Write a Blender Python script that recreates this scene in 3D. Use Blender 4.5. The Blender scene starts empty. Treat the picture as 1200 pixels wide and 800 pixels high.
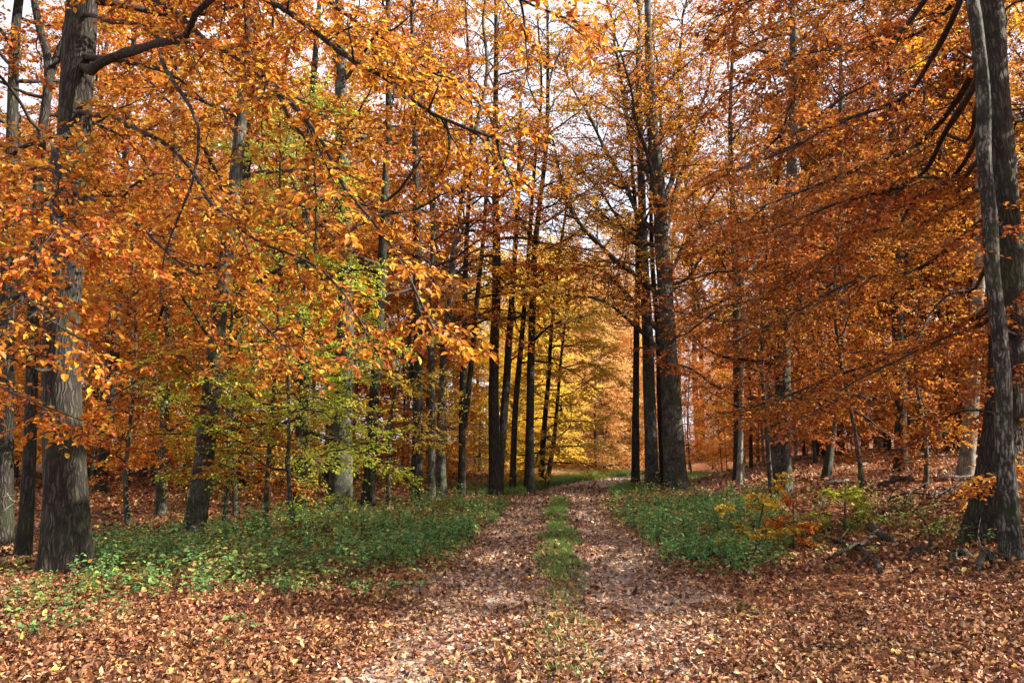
import bpy, math, random
import numpy as np
from mathutils import Vector

SC = bpy.context.scene
COL = SC.collection
R = math.radians
rng = np.random.default_rng(11)
random.seed(7)

# ------------------------------------------------------------------ camera
F = 900.0
PITCH = math.atan(120.0 / 900.0)
CAM = np.array([0.0, 0.0, 1.62])
cp, sp = math.cos(PITCH), math.sin(PITCH)


def sst(a, b, x):
    t = np.clip((np.asarray(x, float) - a) / (b - a), 0, 1)
    return t * t * (3 - 2 * t)


def path_c(y):
    y = np.asarray(y, float)
    return 0.10 + 0.052 * y + 0.0135 * np.clip(y - 20, 0, 200) ** 2


def path_hw(y):
    y = np.asarray(y, float)
    return 1.62 - 0.3 * sst(8, 20, y)


def gz(x, y):
    x = np.asarray(x, float); y = np.asarray(y, float)
    z = 0.05 * np.sin(x * 0.55 + 1.3) * np.sin(y * 0.41 + 0.4) + 0.025 * np.sin(x * 1.3 + y * 0.9)
    off = x - path_c(np.clip(y, -10, 40))
    on = np.exp(-(off / 2.2) ** 2)
    z = z * (1 - 0.85 * on)
    z = z + 0.03 * np.cos(off * 4.0) * np.exp(-(off / 1.6) ** 2)          # crown between the wheel ruts
    z = z + 0.75 * sst(2.4, 7.5, off) * sst(2, 7, y) * (1 - sst(40, 70, y))
    z = z + 0.6 * sst(5, 12, off) * sst(15, 27, y)
    z = z + 0.16 * np.exp(-((y - 17.5 + 0.15 * x) / 1.1) ** 2) * sst(6, 9, x) * (1 - sst(15, 19, x))
    z = z + 0.25 * sst(2.5, 6, -off) * sst(10, 24, y)
    z = z + 1.5 * sst(45, 120, y)
    return z


def ray(px, py):
    u = (px - 600) / F; v = (400 - py) / F
    return np.array([u, cp - v * sp, sp + v * cp])


def at_depth(px, py, d):
    r = ray(px, py)
    return CAM + r * (d / r[1])


def ground_at(px, py):
    r = ray(px, py)
    s = 20.0
    lo, hi = 1.0, 400.0
    for _ in range(50):
        s = 0.5 * (lo + hi)
        p = CAM + r * s
        if p[2] > gz(p[0], p[1]):
            lo = s
        else:
            hi = s
    return CAM + r * lo


def project(P):
    q = np.asarray(P, float) - CAM
    zc = q[:, 1] * cp + q[:, 2] * sp
    yc = -q[:, 1] * sp + q[:, 2] * cp
    return np.stack([600 + F * q[:, 0] / zc, 400 - F * yc / zc, zc], 1)


cam = bpy.data.cameras.new("camera")
camo = bpy.data.objects.new("camera", cam)
COL.objects.link(camo)
camo.location = CAM
camo.rotation_euler = (math.pi / 2 + PITCH, 0, 0)
cam.sensor_width = 36
cam.lens = 27
cam.clip_end = 3000
cam.clip_start = 0.05
SC.camera = camo

# ------------------------------------------------------------------ materials


def mat(name):
    m = bpy.data.materials.new(name)
    m.use_nodes = True
    nt = m.node_tree
    nt.nodes.clear()
    out = nt.nodes.new("ShaderNodeOutputMaterial")
    return m, nt, out


def N(nt, t, **kw):
    n = nt.nodes.new(t)
    for k, v in kw.items():
        if hasattr(n, k) and k not in n.inputs:
            setattr(n, k, v)
        else:
            n.inputs[k].default_value = v
    return n


def ramp(nt, fac, stops, interp="LINEAR"):
    n = nt.nodes.new("ShaderNodeValToRGB")
    n.color_ramp.interpolation = interp
    e = n.color_ramp.elements
    while len(e) < len(stops):
        e.new(0.5)
    for k, (p, c) in enumerate(stops):
        e[k].position = p
        e[k].color = (*c, 1) if len(c) == 3 else c
    nt.links.new(fac, n.inputs[0])
    return n.outputs[0]


def math_n(nt, op, a, b=None, c=None):
    n = nt.nodes.new("ShaderNodeMath")
    n.operation = op
    for k, v in enumerate((a, b, c)):
        if v is None:
            continue
        if isinstance(v, (int, float)):
            n.inputs[k].default_value = v
        else:
            nt.links.new(v, n.inputs[k])
    return n.outputs[0]


def leaf_mat(name, stops, trans=0.5, hue=0.07, rough=0.5, scale=0.5, spec=0.35):
    m, nt, out = mat(name)
    L = nt.links.new
    geo = nt.nodes.new("ShaderNodeNewGeometry")
    col = ramp(nt, geo.outputs["Random Per Island"], stops)
    info = nt.nodes.new("ShaderNodeObjectInfo")
    nz = N(nt, "ShaderNodeTexNoise", Scale=scale, Detail=2.0)
    L(geo.outputs["Position"], nz.inputs["Vector"])
    a = math_n(nt, "SUBTRACT", nz.outputs[0], 0.5)
    a = math_n(nt, "MULTIPLY", a, hue)
    b = math_n(nt, "SUBTRACT", info.outputs["Random"], 0.5)
    b = math_n(nt, "MULTIPLY", b, hue * 0.5)
    h = math_n(nt, "ADD", math_n(nt, "ADD", a, b), 0.5015)
    hs = nt.nodes.new("ShaderNodeHueSaturation")
    L(h, hs.inputs["Hue"])
    L(col, hs.inputs["Color"])
    p = N(nt, "ShaderNodeBsdfPrincipled", Roughness=rough)
    p.inputs["Specular IOR Level"].default_value = spec
    L(hs.outputs[0], p.inputs["Base Color"])
    t = nt.nodes.new("ShaderNodeBsdfTranslucent")
    g = N(nt, "ShaderNodeGamma", Gamma=0.82)
    L(hs.outputs[0], g.inputs[0])
    L(g.outputs[0], t.inputs[0])
    mx = N(nt, "ShaderNodeMixShader")
    mx.inputs[0].default_value = trans
    L(p.outputs[0], mx.inputs[1])
    L(t.outputs[0], mx.inputs[2])
    L(mx.outputs[0], out.inputs[0])
    return m


LEAF = {
    "rust": leaf_mat("rust_leaves", [(0, (.14, .030, .008)), (.35, (.32, .078, .011)), (.75, (.50, .148, .016)), (1, (.58, .23, .027))], hue=.045),
    "orange": leaf_mat("orange_leaves", [(0, (.22, .045, .009)), (.35, (.46, .130, .012)), (.7, (.60, .22, .017)), (.88, (.68, .37, .03)), (1, (.60, .45, .05))], hue=.05),
    "amber": leaf_mat("amber_leaves", [(0, (.36, .085, .011)), (.4, (.58, .175, .015)), (.75, (.68, .29, .022)), (1, (.60, .42, .045))], hue=.065),
    "gold": leaf_mat("gold_leaves", [(0, (.48, .22, .025)), (.4, (.62, .36, .035)), (.8, (.70, .50, .055)), (1, (.42, .38, .05))], hue=.07),
    "yellow": leaf_mat("yellow_leaves", [(0, (.62, .34, .03)), (.5, (.76, .54, .05)), (1, (.78, .62, .08))], hue=.04, trans=.6),
    "lime": leaf_mat("lime_leaves", [(0, (.22, .36, .03)), (.45, (.42, .54, .05)), (.8, (.64, .62, .06)), (1, (.70, .50, .05))], hue=.05, trans=.62),
    "pale": leaf_mat("pale_peach_leaves", [(0, (.50, .20, .06)), (.5, (.68, .38, .13)), (1, (.74, .54, .20))], hue=.06),
    "nettle": leaf_mat("undergrowth_leaves", [(0, (.050, .13, .038)), (.4, (.115, .26, .075)), (.75, (.20, .36, .105)), (.92, (.25, .36, .10)), (.95, (.30, .30, .07)), (1, (.45, .24, .06))], trans=.45, hue=.07, rough=.55, scale=.8, spec=.4),
    "bramble": leaf_mat("bramble_leaves", [(0, (.07, .12, .03)), (.4, (.15, .24, .055)), (.7, (.28, .34, .075)), (.85, (.42, .38, .07)), (.93, (.38, .17, .04)), (1, (.20, .09, .04))], trans=.4, hue=.08, rough=.55, scale=.9, spec=.35),
    "trodden": leaf_mat("trodden_leaves", [(0, (.12, .068, .048)), (.3, (.29, .165, .10)), (.6, (.45, .275, .165)), (.85, (.57, .40, .26)), (1, (.66, .52, .39))], trans=.08, hue=.04, rough=.65, scale=1.2, spec=.3),
    "grass": leaf_mat("grass_blades", [(0, (.06, .14, .025)), (.6, (.13, .26, .04)), (1, (.32, .34, .10))], trans=.35, hue=.05),
    "litter": leaf_mat("litter_leaves", [(0, (.040, .018, .011)), (.25, (.11, .045, .021)), (.5, (.22, .088, .036)), (.74, (.34, .15, .06)), (.90, (.46, .25, .12)), (.97, (.58, .38, .22)), (1, (.64, .42, .06))], trans=.12, hue=.05, rough=.6, scale=1.2, spec=.35),
}


def bark_mat(name, c_dark, c_mid, c_light, moss=0.0, fiss=0.5, bump=0.6, fs=30.0):
    """fiss: share of vertical fissures against smooth mottling"""
    m, nt, out = mat(name)
    L = nt.links.new
    tc = nt.nodes.new("ShaderNodeTexCoord")
    wn = N(nt, "ShaderNodeTexNoise", Scale=5.0, Detail=2.0)
    L(tc.outputs["Object"], wn.inputs["Vector"])
    wv = N(nt, "ShaderNodeVectorMath"); wv.operation = "SCALE"; wv.inputs["Scale"].default_value = .10
    L(wn.outputs["Color"], wv.inputs[0])
    wa = N(nt, "ShaderNodeVectorMath"); wa.operation = "ADD"
    L(tc.outputs["Object"], wa.inputs[0]); L(wv.outputs[0], wa.inputs[1])
    mp = N(nt, "ShaderNodeMapping")
    mp.inputs["Scale"].default_value = (1, 1, 0.11)
    L(wa.outputs[0], mp.inputs["Vector"])
    vo = N(nt, "ShaderNodeTexVoronoi", Scale=fs); vo.feature = "DISTANCE_TO_EDGE"
    L(mp.outputs[0], vo.inputs["Vector"])
    n1 = N(nt, "ShaderNodeTexNoise", Scale=fs * 1.6, Detail=5.0, Roughness=.7)
    L(mp.outputs[0], n1.inputs["Vector"])
    ridge = math_n(nt, "MULTIPLY", math_n(nt, "MINIMUM", vo.outputs["Distance"], .32), 3.1)
    ridge = math_n(nt, "ADD", math_n(nt, "MULTIPLY", ridge, .5), math_n(nt, "MULTIPLY", n1.outputs[0], .5))
    n2 = N(nt, "ShaderNodeTexNoise", Scale=2.6, Detail=7.0, Roughness=.68)
    L(tc.outputs["Object"], n2.inputs["Vector"])
    n3 = N(nt, "ShaderNodeTexNoise", Scale=17.0, Detail=4.0, Roughness=.7)
    L(tc.outputs["Object"], n3.inputs["Vector"])
    mott = math_n(nt, "ADD", math_n(nt, "MULTIPLY", n2.outputs[0], .65), math_n(nt, "MULTIPLY", n3.outputs[0], .35))
    mixv = math_n(nt, "ADD", math_n(nt, "MULTIPLY", ridge, fiss), math_n(nt, "MULTIPLY", mott, 1 - fiss))
    c = ramp(nt, mixv, [(.32, c_dark), (.50, c_mid), (.66, c_light)] if fiss > .4 else [(.40, c_dark), (.49, c_mid), (.60, c_light)])
    li = N(nt, "ShaderNodeTexNoise", Scale=1.1, Detail=6.0, Roughness=.72)
    L(wa.outputs[0], li.inputs["Vector"])
    lf = ramp(nt, li.outputs[0], [(.60, (0, 0, 0)), (.70, (.55, .55, .55))])
    lm = N(nt, "ShaderNodeMixRGB")
    L(lf, lm.inputs[0]); L(c, lm.inputs[1]); lm.inputs[2].default_value = (*[min(.5, x * 1.9) for x in c_light], 1)
    c = lm.outputs[0]
    if moss:
        n4 = N(nt, "ShaderNodeTexNoise", Scale=1.4, Detail=6.0, Roughness=.7)
        n4.noise_dimensions = "4D"; n4.inputs["W"].default_value = 3.0
        L(tc.outputs["Object"], n4.inputs["Vector"])
        f = ramp(nt, n4.outputs[0], [(.48, (0, 0, 0)), (.68, (moss, moss, moss))])
        mc = N(nt, "ShaderNodeMixRGB")
        L(f, mc.inputs[0]); L(c, mc.inputs[1]); mc.inputs[2].default_value = (.045, .070, .022, 1)
        c = mc.outputs[0]
    p = N(nt, "ShaderNodeBsdfPrincipled", Roughness=.82)
    p.inputs["Specular IOR Level"].default_value = .3
    L(c, p.inputs["Base Color"])
    b = N(nt, "ShaderNodeBump", Strength=bump, Distance=.03)
    L(mixv, b.inputs["Height"])
    L(b.outputs[0], p.inputs["Normal"])
    L(p.outputs[0], out.inputs[0])
    return m


BARK = {
    "mottled": bark_mat("mottled_bark", (.009, .008, .006), (.024, .022, .018), (.17, .165, .15), moss=.4, fiss=.25, bump=.8),
    "dark": bark_mat("dark_bark", (.007, .006, .0045), (.024, .020, .0155), (.060, .052, .042), moss=.35, fiss=.7, bump=1.0, fs=26),
    "grey": bark_mat("grey_bark", (.013, .012, .010), (.044, .042, .035), (.14, .136, .12), moss=.6, fiss=.22, bump=.7),
    "pale": bark_mat("pale_bark", (.08, .072, .06), (.19, .18, .15), (.36, .34, .29), moss=.3, fiss=.2, bump=.4),
    "dead": bark_mat("dead_wood", (.012, .009, .007), (.045, .034, .025), (.13, .11, .088), moss=.3, fiss=.5, bump=1.0, fs=40),
    "bleached": bark_mat("bleached_wood", (.10, .085, .065), (.22, .195, .16), (.40, .37, .32), fiss=.4, bump=.5, fs=40),
    "twig": bark_mat("twig_bark", (.012, .009, .007), (.035, .027, .021), (.08, .068, .055), fiss=.3, bump=.2, fs=60),
}


def ground_mat():
    m, nt, out = mat("leaf_covered_soil")
    L = nt.links.new
    tc = nt.nodes.new("ShaderNodeTexCoord")
    nz = N(nt, "ShaderNodeTexNoise", Scale=3.0, Detail=3.0)
    L(tc.outputs["Object"], nz.inputs["Vector"])
    va = N(nt, "ShaderNodeVectorMath"); va.operation = "SCALE"; va.inputs["Scale"].default_value = .25
    L(nz.outputs["Color"], va.inputs[0])
    vb = N(nt, "ShaderNodeVectorMath"); vb.operation = "ADD"
    L(tc.outputs["Object"], vb.inputs[0]); L(va.outputs[0], vb.inputs[1])
    vo = N(nt, "ShaderNodeTexVoronoi", Scale=15.0, Randomness=1.0)
    L(vb.outputs[0], vo.inputs["Vector"])
    vo2 = N(nt, "ShaderNodeTexVoronoi", Scale=23.0, Randomness=1.0)
    L(vb.outputs[0], vo2.inputs["Vector"])
    sep = nt.nodes.new("ShaderNodeSeparateColor")
    L(vo.outputs["Color"], sep.inputs[0])
    sep2 = nt.nodes.new("ShaderNodeSeparateColor")
    L(vo2.outputs["Color"], sep2.inputs[0])
    r = math_n(nt, "ADD", math_n(nt, "MULTIPLY", sep.outputs[0], .6), math_n(nt, "MULTIPLY", sep2.outputs[1], .4))
    c = ramp(nt, r, [(.1, (.05, .020, .011)), (.35, (.15, .052, .022)), (.6, (.27, .10, .036)), (.85, (.40, .18, .075))])
    big = N(nt, "ShaderNodeTexNoise", Scale=.35, Detail=4.0)
    L(tc.outputs["Object"], big.inputs["Vector"])
    hs = N(nt, "ShaderNodeHueSaturation")
    L(ramp(nt, big.outputs[0], [(.35, (.75, .75, .75)), (.65, (1.1, 1.1, 1.1))]), hs.inputs["Value"])
    L(c, hs.inputs["Color"])
    p = N(nt, "ShaderNodeBsdfPrincipled", Roughness=.75)
    p.inputs["Specular IOR Level"].default_value = .3
    L(hs.outputs[0], p.inputs["Base Color"])
    b = N(nt, "ShaderNodeBump", Strength=.9, Distance=.03)
    L(math_n(nt, "ADD", vo.outputs["Distance"], vo2.outputs["Distance"]), b.inputs["Height"])
    L(b.outputs[0], p.inputs["Normal"])
    L(p.outputs[0], out.inputs[0])
    return m


def path_mat():
    m, nt, out = mat("gravel_track")
    L = nt.links.new
    tc = nt.nodes.new("ShaderNodeTexCoord")
    vo = N(nt, "ShaderNodeTexVoronoi", Scale=55.0)
    L(tc.outputs["Object"], vo.inputs["Vector"])
    sep = nt.nodes.new("ShaderNodeSeparateColor")
    L(vo.outputs["Color"], sep.inputs[0])
    nz = N(nt, "ShaderNodeTexNoise", Scale=1.6, Detail=6.0, Roughness=.65)
    L(tc.outputs["Object"], nz.inputs["Vector"])
    c1 = ramp(nt, sep.outputs[0], [(0, (.13, .095, .08)), (.5, (.26, .20, .175)), (1, (.42, .35, .32))])
    c2 = ramp(nt, sep.outputs[1], [(0, (.08, .045, .028)), (1, (.20, .10, .055))])
    mx = N(nt, "ShaderNodeMixRGB")
    L(ramp(nt, nz.outputs[0], [(.42, (0, 0, 0)), (.62, (1, 1, 1))]), mx.inputs[0])
    L(c1, mx.inputs[1]); L(c2, mx.inputs[2])
    p = N(nt, "ShaderNodeBsdfPrincipled", Roughness=.85)
    L(mx.outputs[0], p.inputs["Base Color"])
    b = N(nt, "ShaderNodeBump", Strength=.6, Distance=.012)
    L(vo.outputs["Distance"], b.inputs["Height"])
    L(b.outputs[0], p.inputs["Normal"])
    L(p.outputs[0], out.inputs[0])
    return m


M_GROUND = ground_mat()
M_PATH = path_mat()

# ------------------------------------------------------------------ mesh building


def unit(v):
    return v / np.maximum(np.linalg.norm(v, axis=-1, keepdims=True), 1e-9)


class MB:
    def __init__(s):
        s.v = []; s.f = []; s.m = []; s.sm = []; s.n = 0

    def add(s, v, f, mi=0, smooth=True):
        if len(v) == 0:
            return
        s.v.append(np.asarray(v, np.float32).reshape(-1, 3))
        f = np.asarray(f, np.int64) + s.n
        s.f.append(f)
        s.m.append(np.full(len(f), mi, np.int32))
        s.sm.append(np.full(len(f), smooth, bool))
        s.n += len(s.v[-1])

    def mesh(s, name, mats, off=(0, 0, 0)):
        me = bpy.data.meshes.new(name)
        v = np.concatenate(s.v) - np.asarray(off, np.float32)
        cnt = np.concatenate([np.full(len(f), f.shape[1]) for f in s.f])
        idx = np.concatenate([f.ravel() for f in s.f]).astype(np.int32)
        me.vertices.add(len(v)); me.vertices.foreach_set("co", v.astype(np.float32).ravel())
        me.loops.add(len(idx)); me.loops.foreach_set("vertex_index", idx)
        me.polygons.add(len(cnt))
        st = np.zeros(len(cnt), np.int32); st[1:] = np.cumsum(cnt)[:-1]
        me.polygons.foreach_set("loop_start", st)
        me.polygons.foreach_set("material_index", np.concatenate(s.m))
        me.polygons.foreach_set("use_smooth", np.concatenate(s.sm))
        for x in mats:
            me.materials.append(x)
        me.update(calc_edges=True)
        return me


def link(name, me, parent=None, loc=None):
    o = bpy.data.objects.new(name, me)
    COL.objects.link(o)
    if parent is not None:
        o.parent = parent
    if loc is not None:
        o.location = loc
    return o


def tag(o, label=None, cat=None, group=None, kind=None):
    if label: o["label"] = label
    if cat: o["category"] = cat
    if group: o["group"] = group
    if kind: o["kind"] = kind
    return o


def tubes(mb, pts, rad, sides, mi=0, disp=None):
    """pts (n,k,3), rad (n,k): n tubes at once"""
    pts = np.asarray(pts, float)
    if pts.ndim == 2:
        pts = pts[None]; rad = np.asarray(rad, float)[None]
    n, k, _ = pts.shape
    if n == 0:
        return
    T = np.empty_like(pts)
    T[:, 1:-1] = pts[:, 2:] - pts[:, :-2]
    T[:, 0] = pts[:, 1] - pts[:, 0]; T[:, -1] = pts[:, -1] - pts[:, -2]
    T = unit(T)
    mean = unit(pts[:, -1] - pts[:, 0] + 1e-6)
    ref = np.where(np.abs(mean[:, 2:3]) > .8, np.array([[0., 1., 0.]]), np.array([[0., 0., 1.]]))
    A = unit(np.cross(T, np.repeat(ref[:, None], k, 1)))
    B = np.cross(T, A)
    th = np.arange(sides) / sides * 2 * np.pi
    rr = np.repeat(rad[:, :, None], sides, 2)
    if disp is not None:
        d_ = disp(th)
        rr = rr * (d_[None] if d_.ndim == 2 else d_)
    V = pts[:, :, None] + rr[..., None] * (A[:, :, None] * np.cos(th)[None, None, :, None] + B[:, :, None] * np.sin(th)[None, None, :, None])
    i = np.arange(k - 1)[:, None]; j = np.arange(sides)[None]
    q = np.stack([i * sides + j, i * sides + (j + 1) % sides, (i + 1) * sides + (j + 1) % sides, (i + 1) * sides + j], -1).reshape(-1, 4)
    f = (q[None] + (np.arange(n) * k * sides)[:, None, None]).reshape(-1, 4)
    mb.add(V.reshape(-1, 3), f, mi, True)


def leaves(mb, pos, d, nrm, size, mi=0, hi=True, width=.34, lift0=.10, lift1=.10, curl0=.10, curl1=.10):
    if len(pos) == 0:
        return
    d = unit(d)
    side = unit(np.cross(nrm, d))
    n = np.cross(d, side)
    s = size[:, None]
    w = s * width
    k = len(pos)
    lift = s * (lift0 + lift1 * rng.random((k, 1)))
    curl = s * rng.normal(curl0, curl1, (k, 1))
    if hi:
        v = np.stack([pos,
                      pos + d * s * .33 + side * w * .92 + n * lift,
                      pos + d * s * .70 + side * w * .80 + n * lift * .8 - n * curl * .3,
                      pos + d * s - n * curl,
                      pos + d * s * .70 - side * w * .80 + n * lift * .8 - n * curl * .3,
                      pos + d * s * .33 - side * w * .92 + n * lift], 1)
        f = np.array([[0, 1, 2, 3], [0, 3, 4, 5]])[None] + (np.arange(k) * 6)[:, None, None]
    else:
        v = np.stack([pos, pos + d * s * .48 + side * w * 1.1 + n * lift, pos + d * s - n * curl, pos + d * s * .52 - side * w * 1.1 + n * lift], 1)
        f = np.array([[0, 1, 2, 3]])[None] + (np.arange(k) * 4)[:, None, None]
    mb.add(v.reshape(-1, 3), f.reshape(-1, 4), mi, False)


def curves(base, dirs, L, k, droop=0.0, wob=.1):
    n = len(base)
    pts = np.empty((n, k + 1, 3)); pts[:, 0] = base
    d = unit(np.array(dirs, float))
    st = (np.asarray(L) / k)[:, None]
    for i in range(k):
        d = d + wob * rng.normal(size=(n, 3))
        d[:, 2] -= droop
        d = unit(d)
        pts[:, i + 1] = pts[:, i] + d * st
    return pts


def sample(pts, idx, t):
    k = pts.shape[1] - 1
    x = np.clip(t, 0, .9999) * k
    i = x.astype(int); fr = (x - i)[:, None]
    a = pts[idx, i]; b = pts[idx, i + 1]
    return a + (b - a) * fr, unit(b - a)


def fork(pts, per, t0, t1, ang, tilt=.12, roll=0.0):
    """children on both sides of each parent, in the flat plane of a beech spray"""
    n = len(pts)
    idx = np.repeat(np.arange(n), per)
    t = np.tile((np.arange(per) + .5) / per, n)
    t = t0 + (t1 - t0) * np.clip(t + rng.normal(0, .25 / per, n * per), 0, 1)
    sgn = np.where((np.tile(np.arange(per), n) + np.repeat(rng.integers(0, 2, n), per)) % 2, 1., -1.)
    P, T = sample(pts, idx, t)
    up = np.zeros_like(T); up[:, 2] = 1
    hz = np.abs(T[:, 2]) > .9
    up[hz] = unit(rng.normal(size=(hz.sum(), 3)) * [1, 1, .1])
    S = unit(np.cross(T, up))
    U = np.cross(S, T)
    a = ang + rng.normal(0, .18, n * per)
    if roll:
        r = rng.normal(0, roll, n * per)[:, None]
        S, U = S * np.cos(r) + U * np.sin(r), U * np.cos(r) - S * np.sin(r)
    D = T * np.cos(a)[:, None] + S * (sgn * np.sin(a))[:, None] + U * rng.normal(0, tilt, (n * per, 1))
    return P, unit(D), t, idx


def grow_leaves(mbw, mbl, limb, r_limb, n2, L2, n3, L3, n4, size, droop=.04, hi=True, t0=.25, roll=.35, twig_geo=True, jit=.45, keep=1.0, mi=0, sub_sides=4):
    """limb (n,k,3) -> sub-branches, twigs and leaves. wood goes to mbw, twigs to mbl slot 1, leaves to mbl slot mi"""
    P, D, t, idx = fork(limb, n2, t0, 1.0, R(52), .15, roll)
    L = L2 * (1.0 - .55 * t) * rng.uniform(.65, 1.25, len(t))
    sub = curves(P, D, L, 4, droop, .12)
    # the leading end of the limb itself also carries twigs
    if mbw is not None:
        r0 = np.maximum(r_limb * .38, .004)
        rad = np.linspace(1, .25, 5)[None] * np.broadcast_to(r0, (len(limb),))[idx][:, None]
        tubes(mbw, sub, rad, sub_sides)
    P, D, t3, i3 = fork(sub, n3, .12, 1.0, R(45), .22, .25)
    if keep < 1:
        m = rng.random(len(t3)) < keep
        P, D, t3, i3 = P[m], D[m], t3[m], i3[m]
    Lt = L3 * (1 - .35 * t3) * rng.uniform(.6, 1.3, len(t3))
    tw = curves(P, D, Lt, 2, droop * 1.2, .15)
    if twig_geo:
        tubes(mbl, tw, np.tile(np.array([[.0035, .0028, .0015]]), (len(tw), 1)), 3, 1)
    P, D, t4, i4 = fork(tw, n4, .1, 1.05, R(48), .3, .2)
    k = len(P)
    nr = np.zeros((k, 3)); nr[:, 2] = 1
    nr = nr + rng.normal(0, jit, (k, 3))
    D = D + rng.normal(0, .2, (k, 3)); D[:, 2] -= .12
    leaves(mbl, P, D, nr, size * rng.uniform(.65, 1.2, k), mi, hi)


def smooth_line(cps, step):
    c = np.asarray(cps, float)
    c = np.concatenate([[2 * c[0] - c[1]], c, [2 * c[-1] - c[-2]]])
    out = []
    for i in range(1, len(c) - 2):
        n = max(2, int(np.linalg.norm(c[i + 1] - c[i]) / step))
        t = (np.arange(n) / n)[:, None]
        p0, p1, p2, p3 = c[i - 1:i + 3]
        out.append(.5 * (2 * p1 + (p2 - p0) * t + (2 * p0 - 5 * p1 + 4 * p2 - p3) * t ** 2 + (3 * p1 - p0 - 3 * p2 + p3) * t ** 3))
    out.append(c[-2][None])
    return np.concatenate(out)


def trunk_geo(mb, cps, r_base, r_top, sides, step, flare=.7, lobes=.2, noise=.045, mi=0, flare_h=.4):
    p = smooth_line(cps, step)
    h = np.concatenate([[0], np.cumsum(np.linalg.norm(np.diff(p, axis=0), axis=1))])
    r = r_base + (r_top - r_base) * (h / h[-1]) ** .9
    r = r * (1 + flare * np.exp(-h / flare_h))
    ph = rng.uniform(0, 6.28, 8)

    def disp(th):
        th = th[None]; hh = h[:, None]
        d = 1 + lobes * np.exp(-hh / (flare_h * 1.3)) * (np.cos(5 * th + ph[0]) * .6 + np.cos(3 * th + ph[1]) * .5)
        d = d + noise * (np.sin(2 * th + hh * .9 + ph[2]) + .7 * np.sin(3 * th - hh * 1.7 + ph[3]) + .5 * np.sin(5 * th + hh * 3.1 + ph[4]) + .2 * np.sin(hh * 4.3 + ph[5] + th))
        if sides >= 20:
            d = d + noise * .45 * (np.sin(11 * th + 1.5 * np.sin(hh * 2 + ph[6])) + np.sin(8 * th + 2 * np.sin(hh * 1.3 + ph[7])))
        return d
    tubes(mb, p, r, sides, mi, disp)
    return p, r, h


CNT = {}


def ln_of(L):
    return float(np.linalg.norm(np.diff(L, axis=0), axis=1).sum())



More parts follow.
